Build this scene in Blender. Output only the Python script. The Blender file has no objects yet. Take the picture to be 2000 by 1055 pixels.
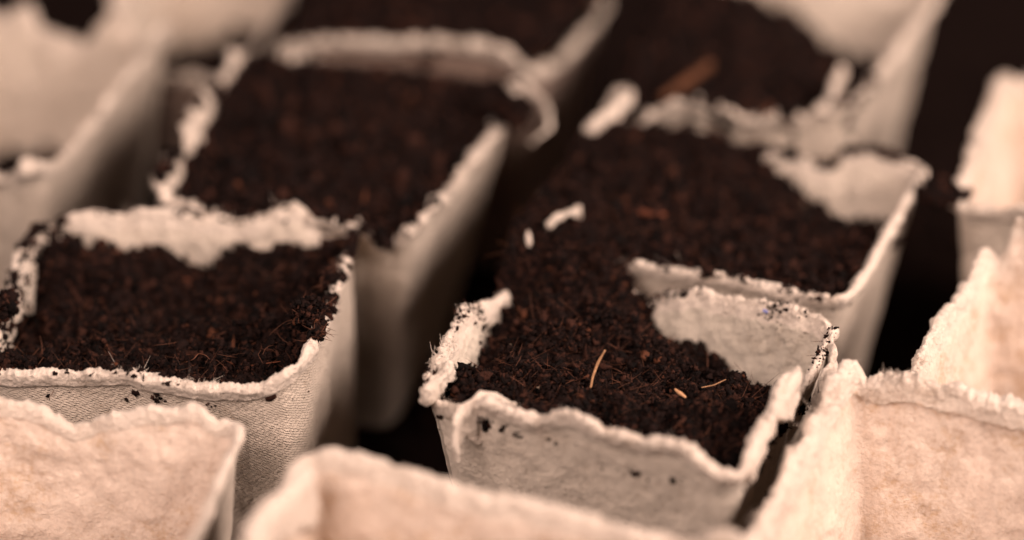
import bpy, math
import numpy as np
from mathutils import Vector

CM = 0.01                                            # everything below is written in centimetres
# ------------------------------------------------------------------ camera, light, exposure
SC = bpy.context.scene
COL = SC.collection
TH = math.radians(31.0)
DIST = 56.0
CAM = np.array([0.0, -DIST * math.cos(TH), DIST * math.sin(TH)])
FWD = np.array([0.0, math.cos(TH), -math.sin(TH)])
UPV = np.array([0.0, math.sin(TH), math.cos(TH)])
cd = bpy.data.cameras.new('camera')
cam = bpy.data.objects.new('camera', cd)
COL.objects.link(cam)
cam.location = Vector(CAM * CM)
cam.rotation_euler = (math.radians(90.0) - TH, 0.0, 0.0)
cd.lens = 90.0
cd.sensor_width = 36.0
cd.clip_start = 0.01
cd.clip_end = 20.0
cd.dof.use_dof = True
cd.dof.focus_distance = 53.0 * CM
cd.dof.aperture_fstop = 3.4
cd.dof.aperture_blades = 0
SC.camera = cam

world = bpy.data.worlds.new('World')
SC.world = world
world.use_nodes = True
bg = world.node_tree.nodes['Background']
bg.inputs['Color'].default_value = (1.0, 0.76, 0.68, 1)
bg.inputs['Strength'].default_value = 0.06


def area_light(name, loc, target, size, size_y, power, colour):
    d = bpy.data.lights.new(name, 'AREA')
    d.shape = 'RECTANGLE'
    d.size = size * CM
    d.size_y = size_y * CM
    d.energy = power
    d.color = colour
    o = bpy.data.objects.new(name, d)
    COL.objects.link(o)
    o.location = Vector(loc) * CM
    v = (Vector(target) - Vector(loc)).normalized()
    o.rotation_euler = v.to_track_quat('-Z', 'Y').to_euler()
    return o


area_light('window_light', (62, -24, 44), (2, -5, 0), 46, 34, 9.4, (1.0, 0.805, 0.715))
area_light('top_light', (-26, -46, 48), (-2, -9, 0), 36, 28, 4.3, (1.0, 0.80, 0.72))
SC.view_settings.view_transform = 'Standard'
SC.view_settings.look = 'None'
SC.view_settings.exposure = 0.45
SC.view_settings.gamma = 1.0
SC.view_settings.use_curve_mapping = False

# ------------------------------------------------------------------ noise
_R = np.random.RandomState(7)
_TAB = _R.rand(64, 64, 64) * 2 - 1


def vnoise(p):
    p = np.asarray(p, float)
    i = np.floor(p).astype(int)
    f = p - i
    f = f * f * (3 - 2 * f)
    i0 = i & 63
    i1 = (i + 1) & 63
    x0, y0, z0 = i0[..., 0], i0[..., 1], i0[..., 2]
    x1, y1, z1 = i1[..., 0], i1[..., 1], i1[..., 2]
    fx, fy, fz = f[..., 0], f[..., 1], f[..., 2]
    a = _TAB[x0, y0, z0] * (1 - fx) + _TAB[x1, y0, z0] * fx
    b = _TAB[x0, y1, z0] * (1 - fx) + _TAB[x1, y1, z0] * fx
    c = _TAB[x0, y0, z1] * (1 - fx) + _TAB[x1, y0, z1] * fx
    d = _TAB[x0, y1, z1] * (1 - fx) + _TAB[x1, y1, z1] * fx
    e = a * (1 - fy) + b * fy
    g = c * (1 - fy) + d * fy
    return e * (1 - fz) + g * fz


def fbm(p, octaves=4, gain=0.5):
    p = np.asarray(p, float)
    s = 0
    a = 1.0
    for k in range(octaves):
        s = s + a * vnoise(p * (2.03 ** k) + 11.7 * k)
        a *= gain
    return s


def ray(px, py):
    d = FWD * 5000.0 + np.array([px - 1000.0, 0, 0]) - UPV * (py - 527.5)
    return d / np.linalg.norm(d)


def P(px, py, z=0.0):
    """where the line of sight through a pixel of the 2000 px photograph meets height z (cm)"""
    d = ray(px, py)
    return CAM + d * (z - CAM[2]) / d[2]


# ------------------------------------------------------------------ mesh helper
def link(o, parent=None):
    COL.objects.link(o)
    if parent is not None:
        o.parent = parent
    return o


def mesh_obj(name, verts, quads=None, tris=None, mats=(), qm=None, tm=None, parent=None, smooth=True, uv=None, origin=(0, 0, 0)):
    """verts in cm; origin in cm is where the object's own origin goes"""
    me = bpy.data.meshes.new(name)
    v = (np.asarray(verts, float) - np.asarray(origin, float)) * CM
    q = np.zeros((0, 4), int) if quads is None else np.asarray(quads, int).reshape(-1, 4)
    t = np.zeros((0, 3), int) if tris is None else np.asarray(tris, int).reshape(-1, 3)
    me.vertices.add(len(v))
    me.vertices.foreach_set('co', v.astype(np.float32).ravel())
    li = np.concatenate([q.ravel(), t.ravel()]).astype(np.int32)
    me.loops.add(len(li))
    me.loops.foreach_set('vertex_index', li)
    ls = np.concatenate([np.arange(len(q)) * 4, len(q) * 4 + np.arange(len(t)) * 3]).astype(np.int32)
    me.polygons.add(len(ls))
    me.polygons.foreach_set('loop_start', ls)
    if len(mats) > 1:
        a = np.zeros(len(q), int) if qm is None else np.asarray(qm)
        b = np.zeros(len(t), int) if tm is None else np.asarray(tm)
        me.polygons.foreach_set('material_index', np.concatenate([a, b]).astype(np.int32))
    me.polygons.foreach_set('use_smooth', np.full(len(ls), smooth))
    if uv is not None:
        l = me.uv_layers.new(name='UVMap')
        l.data.foreach_set('uv', np.asarray(uv, np.float32)[li].ravel())
    me.update(calc_edges=True)
    me.validate()
    for m in mats:
        me.materials.append(m)
    o = bpy.data.objects.new(name, me)
    link(o, parent)
    if parent is None:
        o.location = Vector(np.asarray(origin, float) * CM)
    else:
        o.location = Vector((np.asarray(origin, float)) * CM) - parent.location
    return o


def tag(o, label=None, cat=None, group=None, kind=None):
    for k, v in (('label', label), ('category', cat), ('group', group), ('kind', kind)):
        if v:
            o[k] = v
    return o


# ------------------------------------------------------------------ materials
def new_mat(name):
    m = bpy.data.materials.new(name)
    m.use_nodes = True
    nt = m.node_tree
    b = nt.nodes['Principled BSDF']
    return m, nt, b


def ramp(nt, src, stops):
    r = nt.nodes.new('ShaderNodeValToRGB')
    els = r.color_ramp.elements
    while len(els) < len(stops):
        els.new(0.5)
    for e, (pos, c) in zip(els, stops):
        e.position = pos
        e.color = (c[0], c[1], c[2], 1)
    nt.links.new(src, r.inputs['Fac'])
    return r.outputs['Color']


def noise_node(nt, vec, scale, detail=4, rough=0.6, dist=0.0):
    n = nt.nodes.new('ShaderNodeTexNoise')
    n.inputs['Scale'].default_value = scale
    n.inputs['Detail'].default_value = detail
    n.inputs['Roughness'].default_value = rough
    n.inputs['Distortion'].default_value = dist
    nt.links.new(vec, n.inputs['Vector'])
    return n.outputs['Fac']


def pulp(name, base, weave=0.0, fine=1.0, lumps=1.0, crumple=0.0, cscale=1.3, dirt=0.0, deep=(0.62, 0.56, 0.50), st=(0.30, 0.47, 0.68)):
    m, nt, b = new_mat(name)
    L = nt.links.new
    tc = nt.nodes.new('ShaderNodeTexCoord')
    geo = nt.nodes.new('ShaderNodeNewGeometry')
    mp = nt.nodes.new('ShaderNodeMapping')
    mp.inputs['Scale'].default_value = (100, 100, 100)
    L(geo.outputs['Position'], mp.inputs['Vector'])
    vec = mp.outputs['Vector']
    n1 = noise_node(nt, vec, 1.1, 5, 0.6)
    n2 = noise_node(nt, vec, 9.0, 5, 0.65)
    mx = nt.nodes.new('ShaderNodeMath'); mx.operation = 'MULTIPLY_ADD'
    L(n1, mx.inputs[0]); mx.inputs[1].default_value = 0.55
    mm = nt.nodes.new('ShaderNodeMath'); mm.operation = 'MULTIPLY'
    L(n2, mm.inputs[0]); mm.inputs[1].default_value = 0.45
    L(mm.outputs[0], mx.inputs[2])
    dk = tuple(base[i] * deep[i] for i in range(3))
    lt = tuple(min(0.86, base[i] * 1.13) for i in range(3))
    col = ramp(nt, mx.outputs[0], [(st[0], dk), (st[1], base), (st[2], lt)])
    # tiny dark and brown fibres pressed into the pulp
    mp2 = nt.nodes.new('ShaderNodeMapping')
    mp2.inputs['Scale'].default_value = (100, 55, 140)
    mp2.inputs['Rotation'].default_value = (0.4, 0.7, 0.9)
    L(geo.outputs['Position'], mp2.inputs['Vector'])
    nf = noise_node(nt, mp2.outputs['Vector'], 11.0, 3, 0.7, 1.5)
    spk = ramp(nt, nf, [(0.70, (0, 0, 0)), (0.76, (1, 1, 1))])
    mix = nt.nodes.new('ShaderNodeMix'); mix.data_type = 'RGBA'
    L(spk, mix.inputs['Factor'])
    L(col, mix.inputs['A'])
    mix.inputs['B'].default_value = (base[0] * 0.55, base[1] * 0.40, base[2] * 0.30, 1)
    out = mix.outputs['Result']
    if dirt > 0:
        nd = noise_node(nt, vec, 3.2, 8, 0.75, 0.6)
        dm = ramp(nt, nd, [(0.64 - 0.1 * dirt, (0, 0, 0)), (0.70 - 0.1 * dirt, (1, 1, 1))])
        mix2 = nt.nodes.new('ShaderNodeMix'); mix2.data_type = 'RGBA'
        L(dm, mix2.inputs['Factor'])
        L(out, mix2.inputs['A'])
        mix2.inputs['B'].default_value = (0.10, 0.055, 0.035, 1)
        out = mix2.outputs['Result']
    L(out, b.inputs['Base Color'])
    b.inputs['Roughness'].default_value = 0.93
    b.inputs['Specular IOR Level'].default_value = 0.18
    b.inputs['Sheen Weight'].default_value = 0.12
    b.inputs['Sheen Roughness'].default_value = 0.6
    # relief
    bumps = []
    bumps.append((noise_node(nt, vec, 2.2, 4, 0.55), 0.0016 * lumps))
    bumps.append((noise_node(nt, vec, 14.0, 5, 0.7, 0.4), 0.00042 * fine))
    if crumple:
        v = nt.nodes.new('ShaderNodeTexNoise')
        v.noise_type = 'RIDGED_MULTIFRACTAL'
        v.inputs['Scale'].default_value = cscale
        v.inputs['Detail'].default_value = 4
        v.inputs['Distortion'].default_value = 0.8
        L(vec, v.inputs['Vector'])
        bumps.append((v.outputs['Fac'], 0.0007 * crumple))
    if weave:
        uvm = nt.nodes.new('ShaderNodeMapping')
        uvm.inputs['Rotation'].default_value = (0, 0, 0.42)
        L(tc.outputs['UV'], uvm.inputs['Vector'])
        for rot, sc, wk in ((0.0, 0.85, 1.0), (-0.35, 1.15, 0.5), (0.75, 1.1, 0.3)):
            w = nt.nodes.new('ShaderNodeTexWave')
            w.wave_type = 'BANDS'
            w.bands_direction = 'Y'
            w.inputs['Scale'].default_value = 6.2 * sc
            w.inputs['Distortion'].default_value = 3.6
            w.inputs['Detail'].default_value = 3
            w.inputs['Detail Scale'].default_value = 1.4
            um = nt.nodes.new('ShaderNodeMapping')
            um.inputs['Rotation'].default_value = (0, 0, 0.42 + rot)
            L(tc.outputs['UV'], um.inputs['Vector'])
            L(um.outputs['Vector'], w.inputs['Vector'])
            bumps.append((w.outputs['Fac'], 0.00026 * weave * wk))
    nrm = None
    for h, dist in bumps:
        bp = nt.nodes.new('ShaderNodeBump')
        bp.inputs['Strength'].default_value = 1.0
        bp.inputs['Distance'].default_value = dist
        L(h, bp.inputs['Height'])
        if nrm is not None:
            L(nrm, bp.inputs['Normal'])
        nrm = bp.outputs['Normal']
    L(nrm, b.inputs['Normal'])
    return m


def simple(name, col, rough=0.7, spec=0.3, var=0.35, scale=20.0, bump=0.0003):
    m, nt, b = new_mat(name)
    L = nt.links.new
    geo = nt.nodes.new('ShaderNodeNewGeometry')
    mp = nt.nodes.new('ShaderNodeMapping')
    mp.inputs['Scale'].default_value = (100, 100, 100)
    L(geo.outputs['Position'], mp.inputs['Vector'])
    n = noise_node(nt, mp.outputs['Vector'], scale / 4, 4, 0.7)
    c = ramp(nt, n, [(0.3, tuple(x * (1 - var) for x in col)), (0.7, tuple(x * (1 + var) for x in col))])
    L(c, b.inputs['Base Color'])
    b.inputs['Roughness'].default_value = rough
    b.inputs['Specular IOR Level'].default_value = spec
    bp = nt.nodes.new('ShaderNodeBump')
    bp.inputs['Distance'].default_value = bump
    bp.inputs['Strength'].default_value = 1
    L(noise_node(nt, mp.outputs['Vector'], scale, 3, 0.7), bp.inputs['Height'])
    L(bp.outputs['Normal'], b.inputs['Normal'])
    return m


M = {}
BASE = (0.64, 0.525, 0.43)
M['outer'] = pulp('pulp_mould_side', (0.56, 0.455, 0.365), weave=0.6, fine=1.1)
M['outer_shaded'] = pulp('pulp_shaded_side', (0.25, 0.165, 0.125), weave=0.4, fine=0.8)  # darker copy of the outer wall, shade between the rear pots painted into its colour
M['outer_smooth'] = pulp('pulp_smooth_side', (0.54, 0.445, 0.36), weave=0.3, fine=0.9, lumps=1.0, dirt=0.1)
M['inner'] = pulp('pulp_rough_side', (0.66, 0.54, 0.435), fine=1.7, lumps=1.6, crumple=1.4)
M['inner_warm'] = pulp('pulp_rough_side_warm', (0.67, 0.53, 0.43), fine=1.1, lumps=0.6, crumple=2.2, cscale=0.75, st=(0.38, 0.50, 0.62), deep=(0.82, 0.72, 0.60))
M['inner_dirty'] = pulp('pulp_rough_side_soiled', (0.64, 0.535, 0.43), fine=1.8, lumps=1.6, crumple=1.6, dirt=0.35)
M['rim'] = pulp('pulp_torn_edge', (0.69, 0.565, 0.465), fine=1.6, lumps=1.2)
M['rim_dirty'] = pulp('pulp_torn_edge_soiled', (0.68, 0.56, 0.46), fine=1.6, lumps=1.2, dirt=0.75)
M['fibre'] = simple('pulp_fibre', (0.72, 0.60, 0.50), 0.9, 0.1, 0.1)
M['soil'] = simple('soil_dark', (0.0112, 0.0043, 0.0030), 0.85, 0.12, 0.6, 24, 0.0006)
M['soil_black'] = simple('soil_black', (0.0042, 0.0019, 0.0014), 0.8, 0.1, 0.5, 30, 0.0004)
M['soil_brown'] = simple('soil_brown', (0.036, 0.0135, 0.0085), 0.85, 0.1, 0.6, 30, 0.0004)
M['soil_rust'] = simple('soil_rust', (0.07, 0.024, 0.012), 0.8, 0.1, 0.4, 20, 0.0002)
M['root'] = simple('root_fibre', (0.10, 0.036, 0.018), 0.7, 0.25, 0.4, 10, 0.0001)
M['straw'] = simple('dry_straw', (0.46, 0.24, 0.12), 0.6, 0.3, 0.25, 16, 0.0002)
M['chip'] = simple('orange_bark', (0.075, 0.028, 0.012), 0.85, 0.2, 0.3, 10, 0.0004)
M['chip_red'] = simple('red_bark', (0.11, 0.032, 0.015), 0.8, 0.2, 0.3, 10, 0.0004)
M['blue'] = simple('blue_speck', (0.22, 0.22, 0.42), 0.6, 0.3, 0.1)
M['grit'] = simple('pale_grit', (0.20, 0.14, 0.10), 0.8, 0.1, 0.3, 20, 0.0002)
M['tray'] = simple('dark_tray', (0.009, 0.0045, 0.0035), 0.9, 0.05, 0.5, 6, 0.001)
SOILMATS = [M['soil'], M['soil_black'], M['soil_brown'], M['soil_rust'], M['root'], M['grit']]

# ------------------------------------------------------------------ the ground under the pots
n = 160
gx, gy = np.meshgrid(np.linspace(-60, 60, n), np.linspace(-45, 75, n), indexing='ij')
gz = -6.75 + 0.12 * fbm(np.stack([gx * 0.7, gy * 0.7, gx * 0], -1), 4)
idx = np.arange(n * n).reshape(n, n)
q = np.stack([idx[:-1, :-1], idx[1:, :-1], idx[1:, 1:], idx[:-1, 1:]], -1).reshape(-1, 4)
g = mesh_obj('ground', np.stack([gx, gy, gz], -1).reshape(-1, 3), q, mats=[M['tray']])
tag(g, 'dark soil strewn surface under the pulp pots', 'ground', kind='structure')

ZB = -6.4                                            # height of the pots' bottoms
DEPTH = 6.4


# ------------------------------------------------------------------ pots
class Outline:
    """rounded four cornered outline of a pot, tapering downwards"""

    def __init__(self, corners, taper=0.74, radius=0.9, N=560, seed=0, bow=0.0):
        c = np.array(corners, float)[:, :2]
        self.c = c
        self.cen = c.mean(0)
        self.taper = taper
        self.seed = seed
        pts, side, frac = [], [], []
        for k in range(4):
            a, b = c[k], c[(k + 1) % 4]
            L = np.linalg.norm(b - a)
            pts.append((a, b, L))
        per = sum(p[2] for p in pts)
        self.per = per
        U, S, F, XY = [], [], [], []
        acc = 0
        for k, (a, b, L) in enumerate(pts):
            m = max(8, int(N * L / per))
            s = (np.arange(m) + 0.0) / m
            for x in s:
                U.append(acc + x * L); S.append(k); F.append(x); XY.append(a + (b - a) * x)
            acc += L
        self.u = np.array(U); self.side = np.array(S); self.frac = np.array(F)
        xy = np.array(XY)
        # round the corners by smoothing along the loop
        m = len(xy)
        w = max(1, int(radius / per * m))
        for _ in range(3):
            ker = np.ones(2 * w // 2 * 2 // 2 * 1 + 1)
            kk = len(ker) // 2
            pad = np.concatenate([xy[-kk:], xy, xy[:kk]])
            xy = np.stack([np.convolve(pad[:, i], ker / len(ker), 'valid')[:m] for i in (0, 1)], 1)
        self.xy = xy
        t = np.roll(xy, -1, 0) - np.roll(xy, 1, 0)
        t /= np.linalg.norm(t, axis=1)[:, None]
        self.nrm = np.stack([t[:, 1], -t[:, 0]], 1)          # outward for counter clockwise loops
        self.starts = [0, pts[0][2], pts[0][2] + pts[1][2], per - pts[3][2]]
        self.lens = [p[2] for p in pts]

    def at(self, z):
        """mid-surface xy for every u at height z (array or scalar)"""
        z = np.asarray(z, float)
        k = 1 - (1 - self.taper) * (-z) / DEPTH
        return self.cen + (self.xy - self.cen) * k[..., None] if z.ndim else self.cen + (self.xy - self.cen) * k

    def wall_hit(self, k, px, py):
        """ray through a pixel against the plane of side k -> (frac, z, point)"""
        a, b = self.c[k], self.c[(k + 1) % 4]
        A = np.array([a[0], a[1], 0.0]); B = np.array([b[0], b[1], 0.0])
        ab = self.cen + (a - self.cen) * self.taper
        Cc = np.array([ab[0], ab[1], -DEPTH])
        nn = np.cross(B - A, Cc - A)
        d = ray(px, py)
        t = np.dot(A - CAM, nn) / np.dot(d, nn)
        p = CAM + d * t
        cz = self.cen + (a - self.cen) * (1 - (1 - self.taper) * (-p[2]) / DEPTH)
        bz = self.cen + (b - self.cen) * (1 - (1 - self.taper) * (-p[2]) / DEPTH)
        f = np.dot(p[:2] - cz, bz - cz) / np.dot(bz - cz, bz - cz)
        return f, p[2], p


def ray_offset(k, h, ctl):
    return h


def build_pot(name, corners, front=None, back=None, right=None, left=None, label='', rough=0.07, rimw=0.38,
              lip=0.10, seed=0, N=560, inner='inner', outer_mat='outer', icrease=0.0, rim='rim', taper=0.74, lean=(), flute=0.06, thick=0.17,
              hairs=0, rn=1.0, crease=0.03, rimth=0.05, pitch=1.0, radius=0.55):
    """front/back: pixel traces of the torn edge; right/left: (fraction, height) going FR->BR and BL->FL"""
    o = Outline(corners, taper=taper, N=N, seed=seed, radius=radius)
    hu, hz = [], []
    for k, tr in ((0, front), (1, right), (2, back), (3, left)):
        if tr is None:
            tr = [(0.3, 0.0), (0.7, 0.0)]
        for p in tr:
            if abs(p[0]) <= 1.5 and abs(p[1]) < 5:
                f, z = p
            else:
                f, z, _ = o.wall_hit(k, p[0], p[1])
                z = min(1.6, max(-3.5, z))
            f = min(0.995, max(0.005, f))
            hu.append(o.starts[k] + f * o.lens[k]); hz.append(z)
    order = np.argsort(hu)
    hu = np.array(hu)[order]; hz = np.array(hz)[order]
    hu2 = np.concatenate([hu - o.per, hu, hu + o.per]); hz2 = np.tile(hz, 3)
    h = np.interp(o.u, hu2, hz2)
    m = len(o.u)
    kk = 2
    h = np.convolve(np.concatenate([h[-kk:], h, h[:kk]]), np.ones(2 * kk + 1) / (2 * kk + 1), 'valid')
    q3 = np.stack([o.xy[:, 0], o.xy[:, 1], np.full(m, seed * 3.3)], 1)
    rg = 1 - 2 * np.abs(fbm(q3 * 2.7 + 17, 4, 0.6))
    h = h + rough * (0.8 * fbm(q3 * 1.5, 2) + 0.5 * fbm(q3 * 5.0, 4, 0.65) + 0.55 * rg + 0.2 * fbm(q3 * 19.0, 2))
    kw = max(3, int(0.35 / o.per * m))
    hp_ = np.concatenate([h[-kw:], h, h[:kw]])
    hs = np.convolve(hp_, np.ones(2 * kw + 1) / (2 * kw + 1), 'valid')
    # rows: outer bottom -> outer top -> cap -> inner top -> inner bottom ; d = depth under the edge
    if N >= 500:
        dd = np.concatenate([np.arange(0, 0.55, 0.035), np.arange(0.55, 1.6, 0.07), np.arange(1.6, 6.45, 0.16)])
    else:
        dd = np.concatenate([np.arange(0, 0.6, 0.07), np.arange(0.6, 1.6, 0.14), np.arange(1.6, 6.45, 0.3)])
    dd[0] = 0.0
    rows_d = list(dd[::-1]) + [0.0, 0.0, 0.0] + list(dd)
    capang = [0.25, 0.5, 0.75]
    nd = len(dd)
    verts, uvs = [], []
    R = len(rows_d)
    hh = h
    span = (hh - ZB)
    for r in range(R):
        d = rows_d[r]
        outer = r < nd
        cap = nd <= r < nd + 3
        # depth rows: exact near the edge, stretched below
        zz = hh - (d if d < 1.0 else 0) if d < 1.0 else hh - 1.0 - (span - 1.0) * ((d - 1.0) / (dd[-1] - 1.0))
        de = np.clip(d + (hs - h), 0, 9)
        th = thick / 2 + rimth * np.exp(-(de / 0.22) ** 1.5) * 0.6
        th *= 1 + (0.3 + 0.30 * rn * np.exp(-(de / 0.3) ** 2)) * fbm(np.stack([o.xy[:, 0] * 2.4, o.xy[:, 1] * 2.4, np.full(m, seed + 40.0)], 1), 3)
        if d < 0.12:
            th = th * (0.62 + 0.38 * d / 0.12)
        if cap:
            a = capang[r - nd] * math.pi
            off = th * math.cos(a)
            zz = zz + th * math.sin(a) * 0.7
        else:
            off = th if outer else -th
        lipo = lip * np.exp(-(de / 0.30) ** 2)
        cw = np.clip((rimw - de) / 0.05 + 0.5, 0, 1)
        if outer:
            lipo = lipo + crease * cw
        elif not cap:
            lipo = lipo - icrease * cw
        off = off + lipo
        # vertical flutes of the moulded wall, fading out at the edge
        fl = flute * (1 - math.exp(-d / 1.2))
        off = off + fl * 1.6 * vnoise(np.stack([o.u * 0.75, np.full(m, d * 0.12), np.full(m, seed * 7.7)], 1))
        for (lu, lw, la, ld) in lean:
            dist = np.minimum(np.abs(o.u / o.per - lu), 1 - np.abs(o.u / o.per - lu))
            off = off + la * np.exp(-(dist / lw) ** 2) * math.exp(-(d / ld) ** 1.5)
        base = o.cen + (o.xy - o.cen) * (1 - (1 - taper) * (-zz) / DEPTH)[:, None]
        xy = base + o.nrm * off[:, None]
        v = np.stack([xy[:, 0], xy[:, 1], zz], 1)
        # surface unevenness
        rimk = math.exp(-(d / 0.30) ** 2)
        q = v * 1.0 + seed * 5.1
        disp = 0.035 * fbm(q * 1.6, 3) + rn * rimk * ((0.020 + 0.03 * max(0, rn - 1)) * fbm(q * 6.0, 3, 0.6) + 0.026 * fbm(q * 17.0, 3, 0.7))
        up = rn * rimk * (0.035 * fbm(q * 9.0 + 30, 3, 0.7) + 0.03 * fbm(q * 24.0 + 30, 2, 0.7))
        sgn = 1.0
        if not outer and not cap:
            disp = disp + (1 - rimk) * (0.032 * fbm(q * 2.2 + 60, 3, 0.55) + 0.022 * (np.abs(fbm(q * 5.0 + 9, 2)) - 0.3))
        v[:, 0] += o.nrm[:, 0] * disp * sgn
        v[:, 1] += o.nrm[:, 1] * disp * sgn
        v[:, 2] += up
        verts.append(v)
        uvs.append(np.stack([o.u, zz], 1))
    V = np.array(verts)                                     # R x m x 3
    UV = np.array(uvs)
    root = bpy.data.objects.new(name, None)
    root.empty_display_size = 0.01
    link(root)
    bx = np.array([o.cen[0], o.cen[1], ZB])
    root.location = Vector(bx * CM)
    tag(root, label, 'pot', 'square pulp seedling pots packed together')
    dr = np.array(rows_d)
    isrim = dr <= rimw + 1e-6
    rr = np.where(isrim)[0]
    r0, r1 = rr[0], rr[-1]

    def strip(nm, rlist, mats, matf):
        k = len(rlist)
        VV = V[rlist].reshape(-1, 3)
        UU = UV[rlist].reshape(-1, 2)
        idx = np.arange(k * m).reshape(k, m)
        nx = np.roll(idx, -1, 1)
        qd = np.stack([idx[:-1], nx[:-1], nx[1:], idx[1:]], -1)
        mi = np.repeat(np.array([matf(rlist[i]) for i in range(k - 1)]), m)
        return VV, UU, qd.reshape(-1, 4), mi

    a1 = strip('w', list(range(0, r0 + 1)), None, lambda r: 0)
    a2 = strip('w', list(range(r1, R)), None, lambda r: 1)
    VV = np.concatenate([a1[0], a2[0]]); UU = np.concatenate([a1[1], a2[1]])
    QQ = np.concatenate([a1[2], a2[2] + len(a1[0])]); MI = np.concatenate([a1[3], a2[3]])
    mesh_obj('pot_wall', VV, QQ, mats=[M[outer_mat], M[inner]], qm=MI, parent=root, uv=UU, origin=bx)
    b1 = strip('r', list(range(r0, r1 + 1)), None, lambda r: 0)
    RV, RQ = b1[0], b1[2]
    RT = None
    if hairs:
        rs = np.random.RandomState(seed + 900)
        hv, ht = [], []
        k0 = len(RV)
        cap_rows = V[nd - 2:nd + 5].reshape(-1, 3)
        wgt = np.clip(fbm(cap_rows * 1.3 + 3, 3) - 0.15, 0, 1) ** 1.5 + 1e-5
        cand = rs.choice(len(cap_rows), size=int(hairs * 0.6), p=wgt / wgt.sum())
        for ci in cand:
            p = cap_rows[ci]
            dirv = rs.normal(size=3); dirv[2] = abs(dirv[2]) * 0.8
            dirv /= np.linalg.norm(dirv)
            L = 0.05 + rs.exponential(0.06)
            bend = rs.normal(size=3) * 0.5
            tv, tt = tube([p, p + dirv * L * 0.5, p + (dirv + bend) * L], [0.006, 0.0045, 0.002], 3)
            ht.append(tt + k0); hv.append(tv); k0 += len(tv)
        RV = np.concatenate([RV] + hv)
        RQ = np.concatenate([RQ] + ht)
        uvr = np.zeros((len(RV), 2)); uvr[:len(b1[1])] = b1[1]
    else:
        uvr = b1[1]
    mesh_obj('torn_rim', RV, RQ, mats=[M[rim]], parent=root, uv=uvr, origin=bx)
    # bottom
    ring = V[0]
    cz = np.array([[o.cen[0], o.cen[1], ZB + 0.02]])
    bv = np.concatenate([ring + np.array([0, 0, 0.02]), ring * 1.0 + np.array([0, 0, 0.14]), cz, cz + np.array([0, 0, 0.12])])
    i = np.arange(m); j = (i + 1) % m
    t = np.concatenate([np.stack([i, np.full(m, 2 * m), j], 1), np.stack([i + m, j + m, np.full(m, 2 * m + 1)], 1)])
    mesh_obj('pot_base', bv, None, t, mats=[M['inner']], parent=root, origin=bx)
    o.h = h
    o.root = root
    o.bx = bx
    o.V = V
    o.nd = nd
    o.name = name
    return o


def tube(pts, radii, sides=5):
    pts = np.array(pts, float)
    k = len(pts)
    tang = np.gradient(pts, axis=0)
    tang /= (np.linalg.norm(tang, axis=1)[:, None] + 1e-9)
    ref = np.array([0.31, 0.55, 0.77])
    a = np.cross(tang, ref); a /= (np.linalg.norm(a, axis=1)[:, None] + 1e-9)
    b = np.cross(tang, a)
    ang = np.arange(sides) / sides * 2 * math.pi
    r = np.array(radii, float)
    v = pts[:, None, :] + r[:, None, None] * (np.cos(ang)[None, :, None] * a[:, None, :] + np.sin(ang)[None, :, None] * b[:, None, :])
    idx = np.arange(k * sides).reshape(k, sides)
    nx = np.roll(idx, -1, 1)
    q = np.stack([idx[:-1], nx[:-1], nx[1:], idx[1:]], -1).reshape(-1, 4)
    return v.reshape(-1, 3), q


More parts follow.
